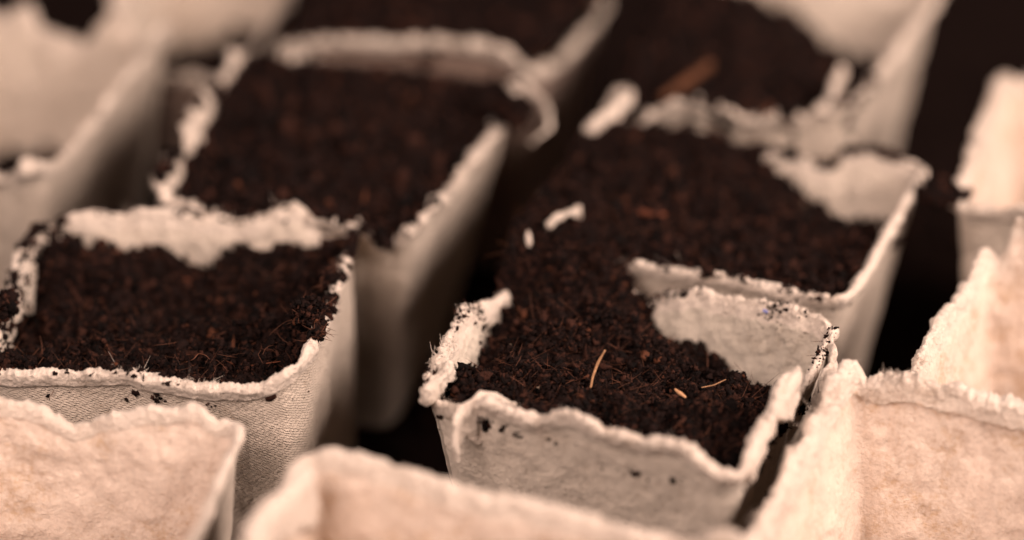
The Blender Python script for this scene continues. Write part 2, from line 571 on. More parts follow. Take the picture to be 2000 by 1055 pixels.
def flap(pot, pts, height=0.8, th=0.16, seed=1, mat='rim', N=90, lean=(0, 0), jag=0.12):
    """a torn tongue of pulp: a standing thick ribbon along the given (px,py,z) of its top edge"""
    ctl = np.array([P(*p) for p in pts])
    s = np.concatenate([[0], np.cumsum(np.linalg.norm(np.diff(ctl, axis=0), axis=1))])
    u = np.linspace(0, s[-1], N)
    c = np.stack([np.interp(u, s, ctl[:, i]) for i in range(3)], 1)
    w = max(2, N // 14)
    pad = np.concatenate([np.repeat(c[:1], w, 0), c, np.repeat(c[-1:], w, 0)])
    c = np.stack([np.convolve(pad[:, i], np.ones(2 * w + 1) / (2 * w + 1), 'valid') for i in range(3)], 1)
    t = np.gradient(c, axis=0)[:, :2]
    t /= (np.linalg.norm(t, axis=1)[:, None] + 1e-9)
    nn = np.stack([t[:, 1], -t[:, 0], np.zeros(N)], 1)
    K = 14
    ends = np.minimum(1.0, np.minimum(np.arange(N), np.arange(N)[::-1]) / (N * 0.07) + 0.15)
    verts = []
    ang = np.linspace(0, 2 * math.pi, 2 * K, endpoint=False)
    for a in ang:
        # superellipse section: half thickness x half height
        ca, sa = math.cos(a), math.sin(a)
        ex = np.sign(ca) * abs(ca) ** 0.7
        ez = np.sign(sa) * abs(sa) ** 0.55
        hh = height / 2 * (1 + jag * 2 * fbm(np.stack([u * 2.5, u * 0, u * 0 + seed], 1), 3)) * (0.35 + 0.65 * ends)
        v = c + nn * (ex * th / 2 * ends)[:, None] + np.array([0, 0, 1.0]) * ((ez - 1) * hh)[:, None]
        v = v + np.array([lean[0], lean[1], 0]) * ((1 - ez) * -0.5)
        dsp = fbm(v * 4 + seed * 3, 4, 0.6)
        v = v + nn * (0.06 * dsp)[:, None]
        v[:, 2] += 0.05 * fbm(v * 6 + 9, 3)
        verts.append(v)
    V = np.array(verts)
    R = 2 * K
    idx = np.arange(R * N).reshape(R, N)
    nx = np.roll(idx, -1, 0)
    q = np.stack([idx[:, :-1], idx[:, 1:], nx[:, 1:], nx[:, :-1]], -1).reshape(-1, 4)
    Vf = V.reshape(-1, 3)
    e0, e1 = V[:, 0].mean(0), V[:, -1].mean(0)
    Vf = np.concatenate([Vf, [e0, e1]])
    i = np.arange(R); j = (i + 1) % R
    t1 = np.stack([idx[i, 0], idx[j, 0], np.full(R, R * N)], 1)
    t2 = np.stack([idx[i, -1], np.full(R, R * N + 1), idx[j, -1]], 1)
    uv = np.zeros((len(Vf), 2))
    return mesh_obj('torn_flap', Vf, q, np.concatenate([t1, t2]), mats=[M[mat]], parent=pot.root, uv=uv, origin=pot.bx)


# ------------------------------------------------------------------ soil
def ico(sub):
    t = (1 + 5 ** 0.5) / 2
    v = np.array([(-1, t, 0), (1, t, 0), (-1, -t, 0), (1, -t, 0), (0, -1, t), (0, 1, t), (0, -1, -t), (0, 1, -t), (t, 0, -1), (t, 0, 1), (-t, 0, -1), (-t, 0, 1)], float)
    f = [(0, 11, 5), (0, 5, 1), (0, 1, 7), (0, 7, 10), (0, 10, 11), (1, 5, 9), (5, 11, 4), (11, 10, 2), (10, 7, 6), (7, 1, 8), (3, 9, 4), (3, 4, 2), (3, 2, 6), (3, 6, 8), (3, 8, 9), (4, 9, 5), (2, 4, 11), (6, 2, 10), (8, 6, 7), (9, 8, 1)]
    v = [x / np.linalg.norm(x) for x in v]
    for _ in range(sub):
        nf, mid = [], {}

        def md(a, b):
            k = (min(a, b), max(a, b))
            if k not in mid:
                x = v[a] + v[b]
                v.append(x / np.linalg.norm(x)); mid[k] = len(v) - 1
            return mid[k]
        for a, b, c in f:
            ab, bc, ca = md(a, b), md(b, c), md(c, a)
            nf += [(a, ab, ca), (b, bc, ab), (c, ca, bc), (ab, bc, ca)]
        f = nf
    return np.array(v), np.array(f)


def crumb_shapes(sub, n, seed):
    v, f = ico(sub)
    rs = np.random.RandomState(seed)
    out = []
    for k in range(n):
        r = 1 + 0.75 * fbm(v * 1.7 + rs.rand(3) * 40, 3, 0.8)
        s = rs.uniform(0.55, 1.25, 3)
        out.append(v * r[:, None] * s)
    return np.array(out), f


CR_FINE, CF_FINE = crumb_shapes(1, 16, 3)
CR_LOW, CF_LOW = crumb_shapes(0, 12, 4)


def rand_rot(rs, n):
    q = rs.normal(size=(n, 4)); q /= np.linalg.norm(q, axis=1)[:, None]
    w, x, y, z = q.T
    return np.stack([np.stack([1 - 2 * (y * y + z * z), 2 * (x * y - z * w), 2 * (x * z + y * w)], 1),
                     np.stack([2 * (x * y + z * w), 1 - 2 * (x * x + z * z), 2 * (y * z - x * w)], 1),
                     np.stack([2 * (x * z - y * w), 2 * (y * z + x * w), 1 - 2 * (x * x + y * y)], 1)], 1)


def crumbs(pos, rad, rs, fine=True, stretch=None):
    """crumbs at pos with radius rad -> verts, tris, material index"""
    n = len(pos)
    shp, fc = (CR_FINE, CF_FINE) if fine else (CR_LOW, CF_LOW)
    k = rs.randint(len(shp), size=n)
    v = shp[k] * rad[:, None, None]
    if stretch is not None:
        v = v * stretch[:, None, :]
    v = np.einsum('nij,nkj->nki', rand_rot(rs, n), v) + pos[:, None, :]
    nv = v.shape[1]
    t = fc[None] + (np.arange(n) * nv)[:, None, None]
    mi = rs.choice([0, 1, 2, 3, 5], size=n, p=[0.53, 0.255, 0.205, 0.0095, 0.0005])
    return v.reshape(-1, 3), t.reshape(-1, 3), np.repeat(mi, len(fc))


def hair_tubes(pos, rs, L=(0.12, 0.5), r=0.005, up=0.4):
    V, Q = [], []
    k = 0
    for p in pos:
        d = rs.normal(size=3); d[2] = d[2] * 0.35 + up * rs.rand()
        d /= np.linalg.norm(d)
        b = rs.normal(size=3) * 0.7
        l = rs.uniform(*L)
        pts = [p, p + d * l * 0.35 + b * l * 0.06, p + d * l * 0.7 + b * l * 0.22, p + d * l + b * l * 0.45]
        rr = r * rs.uniform(0.6, 1.5)
        v, q = tube(pts, [rr, rr, rr * 0.8, rr * 0.4], 3)
        V.append(v); Q.append(q + k); k += len(v)
    return np.concatenate(V), np.concatenate(Q)


def poly_sdf(pts, poly):
    """signed distance (negative inside) of pts (n,2) to a closed polygon"""
    a = poly; b = np.roll(poly, -1, 0)
    out = np.full(len(pts), 1e9)
    ins = np.zeros(len(pts), bool)
    for (x0, y0), (x1, y1) in zip(a, b):
        ex, ey = x1 - x0, y1 - y0
        t = np.clip(((pts[:, 0] - x0) * ex + (pts[:, 1] - y0) * ey) / (ex * ex + ey * ey + 1e-12), 0, 1)
        dx = pts[:, 0] - x0 - t * ex; dy = pts[:, 1] - y0 - t * ey
        out = np.minimum(out, dx * dx + dy * dy)
        c = ((y0 > pts[:, 1]) != (y1 > pts[:, 1]))
        xi = ex * (pts[:, 1] - y0) / (ey if abs(ey) > 1e-12 else 1e-12) + x0
        ins ^= c & (pts[:, 0] < xi)
    out = np.sqrt(out)
    return np.where(ins, -out, out)


def build_soil(pot, ctl, label, step=0.05, n_crumb=4000, rmean=0.045, fine=True, hairs=200, seed=0, spill=0.0, relief=0.26,
               spill_zone=None, hair_bias=None):
    rs = np.random.RandomState(seed + 100)
    C = np.array([np.asarray(c, float) if len(c) == 3 and isinstance(c, np.ndarray) else P(*c) for c in ctl])
    lo = pot.xy.min(0) - 0.8; hi = pot.xy.max(0) + 0.8
    nx = int((hi[0] - lo[0]) / step); ny = int((hi[1] - lo[1]) / step)
    X, Y = np.meshgrid(np.linspace(lo[0], hi[0], nx), np.linspace(lo[1], hi[1], ny), indexing='ij')

    def height(xy):
        d2 = ((xy[:, None, :] - C[None, :, :2]) ** 2).sum(-1) + 0.10
        w = 1 / d2 ** 1.6
        return (w * C[None, :, 2]).sum(1) / w.sum(1)

    xy = np.stack([X.ravel(), Y.ravel()], 1)
    z = height(xy)
    sub = slice(None, None, 3)
    # signed distance at each point's own height: scale the outline by the taper
    k = 1 - (1 - pot.taper) * (-z) / DEPTH
    sd = poly_sdf((xy - pot.cen) / k[:, None] + pot.cen, pot.xy[sub])
    sp = np.full(len(xy), 0.0)
    if spill_zone is not None:
        zp = np.array([P(*c)[:2] for c in spill_zone])
        zs = poly_sdf(xy, zp)
        sp = spill * np.clip(-zs / 0.3, 0, 1)
    keep = sd < 0.03 + sp
    q3 = np.stack([xy[:, 0], xy[:, 1], z + seed], 1)
    rid = 0.5 - 1.6 * np.abs(fbm(q3 * 2.9 + 5, 2))
    rel = relief * (0.55 * fbm(q3 * 1.3, 2) + 0.45 * fbm(q3 * 4.0, 3, 0.6) - 0.42 * rid) + 0.045 * fbm(q3 * 11, 3, 0.6)
    zf = z + rel - np.clip(sd + 0.05 - sp * 0.35, 0, 9) * 1.6 * (sp > 0.01)
    idx = np.arange(nx * ny).reshape(nx, ny)
    qd = np.stack([idx[:-1, :-1], idx[1:, :-1], idx[1:, 1:], idx[:-1, 1:]], -1).reshape(-1, 4)
    qd = qd[keep[qd].all(1)]
    used = np.unique(qd)
    remap = -np.ones(nx * ny, int); remap[used] = np.arange(len(used))
    V0 = np.stack([xy[:, 0], xy[:, 1], zf], 1)[used]
    Q0 = remap[qd]
    # crumbs on the surface
    pick = rs.randint(len(used), size=n_crumb)
    ps = V0[pick] + rs.uniform(-step, step, (n_crumb, 3)) * np.array([1, 1, 0.2])
    rad = rmean * np.exp(rs.normal(size=n_crumb) * 0.55)
    rad = np.minimum(rad, rmean * 3.6)
    ps[:, 2] += rad * rs.uniform(-0.3, 0.7, n_crumb)
    st = np.ones((n_crumb, 3)); el = rs.rand(n_crumb) < 0.2
    st[el] = np.stack([rs.uniform(1.6, 3.2, el.sum()), rs.uniform(0.35, 0.6, el.sum()), rs.uniform(0.3, 0.6, el.sum())], 1)
    V1, T1, M1 = crumbs(ps, rad, rs, fine, st)
    if fine:
        na = n_crumb // 36
        cs = V0[rs.randint(len(used), size=na)]
        per_c = 34
        ar = np.repeat(rs.uniform(0.06, 0.17, na), per_c)
        dv = rs.normal(size=(na * per_c, 3)); dv /= np.linalg.norm(dv, axis=1)[:, None]
        pa_ = np.repeat(cs, per_c, 0) + dv * ar[:, None] * rs.uniform(0.5, 1.15, (na * per_c, 1)) + np.array([0, 0, 0.03])
        V1b, T1b, M1b = crumbs(pa_, rmean * 0.95 * np.exp(rs.normal(size=na * per_c) * 0.45), rs, True)
        T1 = np.concatenate([T1, T1b + len(V1)]); V1 = np.concatenate([V1, V1b]); M1 = np.concatenate([M1, M1b])
        T = T1 + len(V0)
    parts_v = [V0, V1]
    Q = [Q0]; qm = [np.zeros(len(Q0), int)]
    T = T1 + len(V0)
    if hairs:
        hp = V0[rs.randint(len(used), size=hairs)] + np.array([0, 0, 0.03])
        HV, HQ = hair_tubes(hp, rs)
        Q.append(HQ + len(V0) + len(V1)); qm.append(np.full(len(HQ), 4)); parts_v.append(HV)
    cen = np.array([pot.cen[0], pot.cen[1], float(V0[:, 2].mean())])
    o = mesh_obj('potting_soil', np.concatenate(parts_v), np.concatenate(Q), T, mats=SOILMATS, qm=np.concatenate(qm), tm=M1, origin=cen)
    tag(o, label, 'soil', 'fillings of dark potting soil', 'stuff')
    o['_'] = 0
    del o['_']
    return V0


def scatter_crumbs(pts, label, seed=0, rmean=0.03, fine=True, hairs=0, name='soil_crumbs', kind='stuff', cat='soil crumbs', group='crumbs of soil on the torn rims'):
    rs = np.random.RandomState(seed + 500)
    pts = np.asarray(pts)
    rad = np.minimum(rmean * np.exp(rs.normal(size=len(pts)) * 0.5), rmean * 3)
    st = np.ones((len(pts), 3)); el = rs.rand(len(pts)) < 0.2
    st[el] = np.stack([rs.uniform(1.4, 2.2, el.sum()), rs.uniform(0.3, 0.6, el.sum()), rs.uniform(0.3, 0.6, el.sum())], 1)
    V, T, Mi = crumbs(pts, rad, rs, fine, st)
    vs = [V]; Q = None; qm = None
    if hairs:
        HV, HQ = hair_tubes(pts[rs.randint(len(pts), size=hairs)], rs, L=(0.08, 0.3), r=0.004, up=0.5)
        Q = HQ + len(V); vs.append(HV); qm = np.full(len(HQ), 4)
    o = mesh_obj(name, np.concatenate(vs), Q, T, mats=SOILMATS, qm=qm, tm=Mi, origin=pts.mean(0))
    tag(o, label, cat, group, kind)
    return o


def rim_points(pot, s0, s1, n, seed=0, cluster=0.5, down=0.0, inner=False):
    """points on the pot's torn edge between two perimeter fractions; down: spread below the edge on one side"""
    rs = np.random.RandomState(seed + 77)
    frac = pot.u / pot.per
    if s0 <= s1:
        sel = np.where((frac >= s0) & (frac <= s1))[0]
    else:
        sel = np.where((frac >= s0) | (frac <= s1))[0]
    w = np.clip(fbm(np.stack([pot.u[sel] * 1.6, pot.u[sel] * 0 + seed, pot.u[sel] * 0], 1), 3) + cluster, 0, 2) ** 2 + 1e-4
    w /= w.sum()
    i = rs.choice(sel, size=n, p=w)
    rows = pot.nd + 1 + rs.randint(-2, 3, size=n)
    if down > 0:
        k = np.minimum((rs.exponential(down, size=n) / 0.035).astype(int), pot.nd - 2)
        rows = pot.nd + 3 + k if inner else pot.nd - 1 - k
    p = pot.V[rows, i]
    return p + rs.normal(size=(n, 3)) * 0.012


def back_corners(bl, br, depth=6.8, z=0.0):
    a = P(bl[0], bl[1], z)[:2]; b = P(br[0], br[1], z)[:2]
    e = (b - a) / np.linalg.norm(b - a)
    nrm = np.array([e[1], -e[0]])
    return [a + nrm * depth, b + nrm * depth, b, a]


def corners(*p):
    return [P(*c)[:2] for c in p]


# ================================================================== THE POTS
# ---- A: the soil filled pot in focus, right of the centre
A = build_pot('pulp_pot', corners((836, 772), (1440, 925), (1628, 645), (1030, 480)),
    front=[(880, 790), (960, 778), (1000, 795), (1060, 815), (1085, 800), (1130, 802), (1180, 832), (1240, 850), (1300, 852), (1350, 868), (1400, 905), (1440, 925)],
    right=[(0.0, -0.05), (0.08, 0.25), (0.2, 0.3), (0.32, 0.55), (0.42, 0.62), (0.50, 0.55), (0.55, 0.1), (0.62, -0.5), (0.70, -0.2), (0.8, 0.1), (0.9, 0.25)],
    back=[(1625, 640), (1600, 625), (1560, 610), (1500, 600), (1440, 585), (1350, 572), (1295, 575), (1262, 600), (0.66, -0.45), (0.8, -0.5), (0.92, -0.5)],
    left=[(0.1, -0.5), (0.28, -0.45), (0.40, -0.1), (0.5, 0.15), (0.65, 0.05), (0.8, 0.1), (0.92, 0.2)],
    label='sharpest pulp pot, with a pale straw in its soil and a curled left corner',
    seed=1, N=900, outer_mat='outer_smooth', inner='inner_dirty', rim='rim', hairs=700, rough=0.065, rimth=0.05, thick=0.145, lip=0.08,
    lean=[(0.36, 0.03, -0.25, 1.2), (0.90, 0.06, 0.22, 1.3)])
flap(A, [(1010, 792, 0.12), (965, 766, 0.32), (928, 770, 0.32), (898, 796, 0.2), (884, 830, 0.0)], 1.15, 0.13, 3, 'rim')
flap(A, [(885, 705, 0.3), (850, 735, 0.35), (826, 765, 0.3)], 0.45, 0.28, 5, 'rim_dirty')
flap(A, [(1462, 905, 0.12), (1466, 868, 0.35), (1496, 815, 0.45), (1528, 762, 0.6), (1556, 712, 0.7)], 0.55, 0.30, 31, 'rim', jag=0.3)
flap(A, [(1622, 648, 0.35), (1630, 690, 0.2), (1600, 745, 0.0)], 1.1, 0.2, 8, 'rim')

# ---- B: the pot behind A
B = build_pot('pulp_pot', corners((1015, 455), (1652, 580), (1800, 332), (1185, 240)),
    front=[(0.02, -0.4), (0.12, -0.6), (0.22, -0.3), (1205, 508), (1300, 520), (1400, 530), (1450, 540), (1530, 560), (1600, 572), (1650, 580)],
    right=[(0.1, 0.0), (0.3, 0.1), (0.5, 0.1), (0.7, 0.2), (0.9, 0.2)],
    back=[(1795, 330), (1740, 315), (1700, 295), (1650, 298), (1620, 330), (1560, 310), (1480, 296), (0.6, -0.5), (0.8, -0.5)],
    left=[(0.1, -0.5), (0.4, -0.4), (0.6, -0.1), (0.72, 0.1), (0.8, -0.4), (0.92, -0.2)],
    label='soil filled pulp pot with a neat straight front edge, just behind the sharpest pot',
    seed=2, N=700, rn=0.55, rough=0.035, crease=0.05, lip=0.08, rimw=0.30, hairs=150)

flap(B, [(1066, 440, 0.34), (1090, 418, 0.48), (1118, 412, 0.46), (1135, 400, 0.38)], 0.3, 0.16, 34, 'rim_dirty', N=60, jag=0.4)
flap(B, [(1028, 478, 0.30), (1032, 462, 0.36), (1030, 452, 0.34)], 0.25, 0.12, 35, 'rim', N=40)

# ---- C: third of the right row, with the orange chip
Cp = build_pot('pulp_pot', corners((1195, 240), (1650, 225), (1830, -5), (1330, -60)),
    front=[(1250, 235), (1290, 212), (1330, 200), (1400, 198), (1440, 215), (1480, 232), (1530, 218), (1580, 222), (1620, 205)],
    right=[(0.1, 0.3), (0.3, 0.1), (0.6, 0.1), (0.9, 0.3)],
    back=[(0.1, 0.3), (0.4, 0.2), (0.7, 0.3)],
    left=[(0.2, -0.2), (0.7, -0.4), (0.9, 0.1)],
    label='blurred pulp pot holding an orange wood chip, farthest of the right row', seed=3, N=420, rn=2.0, thick=0.13, rough=0.14, rimth=0.08)
flap(Cp, [(1235, 175, 0.5), (1205, 205, 0.5), (1160, 235, 0.4), (1140, 255, 0.2)], 0.38, 0.22, 11, 'rim', jag=0.3)
flap(Cp, [(1195, 255, 0.1), (1185, 275, 0.0), (1175, 290, -0.1)], 0.4, 0.25, 12, 'rim')
flap(Cp, [(1648, 125, 0.5), (1630, 150, 0.5), (1625, 200, 0.3)], 0.6, 0.2, 13, 'rim')

# ---- D: filled pot on the left
D = build_pot('pulp_pot', corners((-48, 712), (582, 748), (692, 446), (84, 440)),
    front=[(-60, 715), (0, 722), (60, 722), (100, 718), (140, 724), (200, 720), (255, 718), (300, 732), (360, 742), (430, 748), (520, 748), (550, 735)],
    right=[(0.0, 0.3), (0.1, 0.45), (0.3, 0.3), (0.5, 0.25), (0.7, 0.2), (0.9, 0.25)],
    back=[(685, 455), (650, 478), (618, 455), (600, 425), (575, 400), (550, 412), (500, 428), (460, 436), (410, 424), (375, 424), (350, 416), (265, 418), (240, 430), (190, 418), (140, 420), (100, 440)],
    left=[(0.1, 0.1), (0.3, 0.2), (0.5, -0.2), (0.65, -0.1), (0.8, 0.0)],
    label='left soil filled pulp pot with woven front and a rooty clump on its right edge',
    seed=4, N=800, inner='inner', rn=0.7, rough=0.045, crease=0.055, rimw=0.36, hairs=350, lip=0.10, flute=0.10, taper=0.95, radius=0.95)

# ---- E: behind D
Ep = build_pot('pulp_pot', corners((325, 405), (812, 455), (1005, 190), (475, 135)),
    front=[(340, 400), (500, 420), (650, 435), (690, 435), (710, 450), (745, 475), (775, 462), (800, 440)],
    right=[(0.02, 0.3), (0.08, 0.35), (0.2, 0.0), (0.4, 0.1), (0.6, 0.0), (0.8, 0.0), (0.93, 0.5)],
    back=[(0.1, 0.0), (0.3, -0.2), (0.6, -0.2), (630, 125), (560, 108), (490, 118)],
    left=[(0.06, 0.5), (0.2, 0.1), (0.3, 0.45), (0.45, 0.55), (0.6, 0.5), (0.7, 0.1), (0.8, 0.5), (0.93, 0.5)],
    label='brimful pulp pot with a ring shaped curl at its right back corner', seed=5, N=520, rn=2.0, thick=0.13, taper=0.58, rough=0.18, rimth=0.07)
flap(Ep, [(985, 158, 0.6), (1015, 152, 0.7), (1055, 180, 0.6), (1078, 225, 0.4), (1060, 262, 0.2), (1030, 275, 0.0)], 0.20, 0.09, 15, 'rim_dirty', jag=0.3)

# ---- F: behind E
Fp = build_pot('pulp_pot', corners((545, 88), (1040, 135), (1190, -40), (690, -110)),
    front=[(560, 90), (640, 72), (760, 80), (850, 72), (950, 85), (1000, 100), (1035, 130)],
    right=[(0.06, -0.1), (0.3, -0.6), (0.8, -0.7)], left=[(0.1, -0.7), (0.9, -0.6)], rim='rim_dirty', label='very blurred soil filled pulp pot at the top centre edge', seed=6, N=420, rn=2.0, thick=0.13, outer_mat='outer_shaded', rough=0.10, rimth=0.06)  # outer wall colour carries the shade of the gap beside it

# ---- G: nearly empty pot, upper left
G = build_pot('pulp_pot', corners((-490, 340), (82, 350), (322, 62), (-190, 12)),
    front=[(-60, 335), (0, 335), (30, 350), (50, 325), (75, 315)],
    right=[(0.05, 0.1), (0.2, 0.0), (0.4, 0.1), (0.6, 0.35), (0.8, 0.1), (0.92, 0.6)],
    back=[(318, 65), (290, 100), (262, 105), (240, 45), (215, 22), (185, 50), (165, 85), (130, 85), (95, 70), (75, 70), (55, 30), (35, 15), (5, 35), (-60, 30)],
    label='nearly empty blurred pulp pot with a jagged back wall at the upper left', seed=7, N=460, rn=2.0, thick=0.13, rough=0.10, rimth=0.06)

# ---- H: behind G, top left
H = build_pot('pulp_pot', corners((200, 62), (462, 72), (600, -125), (300, -150)),
    front=[(280, 150), (340, 140), (380, 145), (440, 158)],
    right=[(0.05, -1.0), (0.3, -1.1), (0.6, -0.9), (0.9, -0.7)],
    label='pale blurred pulp pot with a low fill at the top left edge', seed=8, N=420, taper=0.5, outer_mat='outer_shaded', rn=2.0, thick=0.13, rough=0.10, rimth=0.06)  # front wall in shade, darkened by its colour

# ---- I: empty pot, bottom left
Ip = build_pot('pulp_pot', back_corners((-130, 785), (462, 832)),
    back=[(470, 832), (455, 828), (420, 826), (400, 808), (375, 800), (330, 812), (300, 806), (260, 808), (220, 814), (160, 835), (120, 825), (60, 802), (0, 788), (-60, 780)],
    right=[(0.2, 0.2), (0.5, 0.0), (0.8, 0.0)], left=[(0.5, 0.2)],
    label='empty pulp pot with a crumpled inner wall at the bottom left', seed=9, N=640, inner='inner_warm', rough=0.08, rimth=0.06, hairs=400, rimw=0.28, lip=0.1, taper=0.82, icrease=0.02, radius=0.35, rn=0.6, thick=0.13)

# ---- J: empty pot, bottom centre, nearest to the camera
Jp = build_pot('pulp_pot', back_corners((600, 950), (1440, 1110)),
    back=[(1430, 1045), (1400, 1040), (1360, 1075), (1280, 1058), (1210, 1035), (1150, 1018), (1080, 1000), (1000, 985), (930, 968), (850, 945), (780, 918), (700, 900), (640, 885), (605, 888)],
    left=[(0.05, 0.6), (0.2, 0.4), (0.4, 0.5)], right=[(0.8, 0.5)],
    label='empty out of focus pulp pot at the bottom centre, nearest to the camera', seed=10, N=560, inner='inner_warm', rough=0.05, rimth=0.06, lip=0.1, taper=0.85)
flap(Jp, [(600, 905, 1.0), (560, 955, 1.1), (520, 985, 1.1), (495, 1020, 1.1), (500, 1080, 1.0)], 1.2, 0.5, 21, 'rim')

# ---- K: empty pot, bottom right
K = build_pot('pulp_pot', [P(1385, 1130)[:2], P(2150, 1250)[:2], P(2330, 870)[:2], P(1668, 752)[:2]],
    back=[(2200, 830), (2060, 800), (2000, 795), (1960, 785), (1900, 778), (1870, 762), (1830, 760), (1800, 740), (1770, 738), (1735, 745), (1715, 735), (1690, 742)],
    left=[(0.0, 0.45), (0.05, 0.3), (0.10, 0.45), (0.15, 0.05), (0.23, 0.15), (0.28, -0.2), (0.37, -0.05), (0.43, -0.4), (0.6, -0.6), (0.8, -0.6)],
    label='empty pulp pot with a ragged left edge at the bottom right corner', seed=11, N=900, inner='inner_warm', rough=0.10, rimth=0.06, hairs=900, rimw=0.5, lip=0.06, taper=0.72, radius=0.25, icrease=0.06,
    lean=[(0.84, 0.10, 0.2, 2.5)])

# ---- L: behind K
Lp = build_pot('pulp_pot', [P(1778, 748)[:2], P(2340, 845)[:2], P(2480, 600)[:2], P(1930, 515)[:2]],
    back=[(2300, 470), (2060, 430), (2000, 425), (1975, 440), (1962, 490), (1948, 510), (1935, 500), (1928, 488)],
    left=[(0.02, 0.4), (0.1, 0.2), (0.2, -0.05), (0.45, 0.1), (0.7, 0.1), (0.9, 0.1)],
    label='empty pulp pot with a pointed torn corner, behind the bottom right pot', seed=12, N=700, inner='inner_warm', rough=0.08, rimth=0.06, hairs=500, taper=0.72)

# ---- M: at the right edge, half way up
Mp = build_pot('pulp_pot', corners((1868, 405), (2420, 440), (2490, 190), (1965, 165)),
    front=[(1890, 402), (1950, 402), (2010, 402), (2100, 410)], left=[(0.05, 0.2), (0.3, 0.2), (0.5, 0.2), (0.7, 0.0), (0.9, 0.1)],
    back=[(2100, 160), (1995, 160), (1960, 152)],
    label='blurred pulp pot cut by the right edge above the pointed torn corner', seed=13, N=520, rn=2.0, thick=0.13, inner='inner_warm', rough=0.09, rimth=0.07)


# ================================================================== THE SOIL
def on(pot, k, pts):
    return [pot.wall_hit(k, px, py)[2] for px, py in pts]


VA = build_soil(A, [(985, 765, -0.35), (1020, 775, -0.3), (1080, 800, -0.45), (1180, 830, -0.6), (1290, 860, -0.75), (1400, 890, -0.75),
                    (1470, 800, -0.9), (1090, 728, -0.7), (1180, 738, -0.85), (1270, 745, -0.8), (1020, 752, -0.15), (1090, 778, -0.15), (1200, 800, -0.25), (1300, 805, -0.25), (1380, 805, -0.35), (1100, 690, -0.45), (985, 705, -1.1), (950, 735, -0.9), (1040, 690, -0.3), (992, 650, -1.05), (998, 610, -0.85), (1060, 640, -0.1),
                    (1080, 600, 0.05), (1150, 620, -0.15), (1230, 700, -0.5), (1000, 560, 0.15), (1020, 500, 0.25), (1100, 500, 0.35), (1200, 520, 0.15), (1220, 545, 0.0)]
                + on(A, 2, [(1262, 590), (1300, 660), (1340, 690), (1390, 700), (1440, 745), (1480, 768)]),
                'dark crumbly soil sloping from the left side of the sharpest pot',
                step=0.035, n_crumb=30000, rmean=0.027, hairs=1500, seed=1, relief=0.40, spill=0.55,
                spill_zone=[(960, 560), (1000, 565), (1010, 545), (1240, 560), (1260, 480), (1150, 400), (960, 420)])
VB = build_soil(B, [(1050, 470, 0.2), (1150, 490, 0.1), (1250, 505, 0.0), (1400, 525, -0.15), (1550, 555, -0.25), (1630, 560, -0.3),
                    (1060, 430, 0.1), (1150, 380, 0.1), (1250, 400, 0.0), (1400, 450, -0.3), (1550, 500, -0.5), (1250, 270, 0.1), (1400, 270, 0.0), (1470, 290, -0.1)]
                + on(B, 2, [(1490, 325), (1540, 350), (1600, 395), (1640, 440)]),
                'dark soil in the pot with the neat straight front edge', step=0.05, n_crumb=14000, rmean=0.033, hairs=500, seed=2, relief=0.3, spill=0.45,
                spill_zone=[(960, 480), (1210, 520), (1210, 440), (1150, 380), (1250, 300), (1480, 300), (1480, 230), (1180, 200), (1000, 400)])
build_soil(Cp, [(1220, 220, 0.0), (1300, 205, 0.0), (1450, 215, -0.2), (1580, 200, -0.3), (1260, 100, 0.1), (1400, 80, 0.0), (1300, 0, 0.3), (1450, 0, 0.0)]
           + on(Cp, 2, [(1530, 15), (1590, 45), (1630, 80), (1650, 130)]),
           'blurred dark soil around the orange wood chip', step=0.09, n_crumb=4000, rmean=0.055, fine=False, hairs=100, seed=3, spill=0.3,
           spill_zone=[(1180, 260), (1260, 230), (1260, 100), (1330, -80), (1200, -100), (1100, 100)])
VD = build_soil(D, [(0, 705, -0.3), (150, 710, -0.35), (300, 725, -0.3), (450, 735, -0.4), (540, 715, -0.35), (590, 640, -0.2), (610, 560, -0.2), (650, 500, -0.1),
                    (300, 690, -0.55), (150, 640, -0.8), (350, 620, -0.9), (500, 620, -0.7), (75, 560, -0.8), (110, 490, -0.1), (50, 620, -1.3), (40, 690, -1.2), (90, 680, -0.8)]
                + on(D, 2, [(130, 455), (170, 485), (280, 490), (345, 510), (400, 530), (440, 510), (480, 495), (560, 488), (640, 490)]),
                'dark rooty soil in the left pot below its torn back edge', step=0.045, n_crumb=20000, rmean=0.030, hairs=1000, seed=4, relief=0.38)
build_soil(Ep, [(360, 395, 0.2), (500, 410, 0.25), (650, 425, 0.2), (740, 440, -0.2), (800, 410, -0.1), (880, 320, -0.1), (930, 240, 0.0), (960, 170, 0.2),
                (500, 300, 0.1), (650, 300, 0.2), (480, 200, 0.2), (650, 150, 0.4), (850, 150, 0.35), (400, 350, 0.1)],
           'level dark soil filling the pot with the ring shaped curl', step=0.07, n_crumb=7000, rmean=0.05, fine=False, hairs=200, seed=5, spill=0.35,
           spill_zone=[(620, 160), (930, 200), (1000, 60), (640, 60)])
build_soil(Fp, [(600, 60, 0.0), (800, 50, 0.1), (1000, 80, 0.0), (800, -40, 0.2), (1100, -20, 0.1)], 'very blurred dark soil at the top centre edge', step=0.1, n_crumb=3000, rmean=0.06, fine=False, hairs=0, seed=6)
build_soil(G, [(140, 250, -3.3), (100, 290, -3.4), (60, 310, -3.7), (0, 320, -4.6), (-100, 320, -5), (100, 180, -4.8), (0, 200, -5.2)], 'shaded dark soil at the bottom of the jagged upper left pot', step=0.12, n_crumb=2500, rmean=0.06, fine=False, hairs=0, seed=7)
build_soil(H, [(300, 150, -1.5), (400, 160, -1.5)] + on(H, 2, [(300, 105), (380, 102), (440, 88), (475, 45)]), 'dark soil in the pale pot at the top left edge', step=0.12, n_crumb=2000, rmean=0.06, fine=False, hairs=0, seed=8)
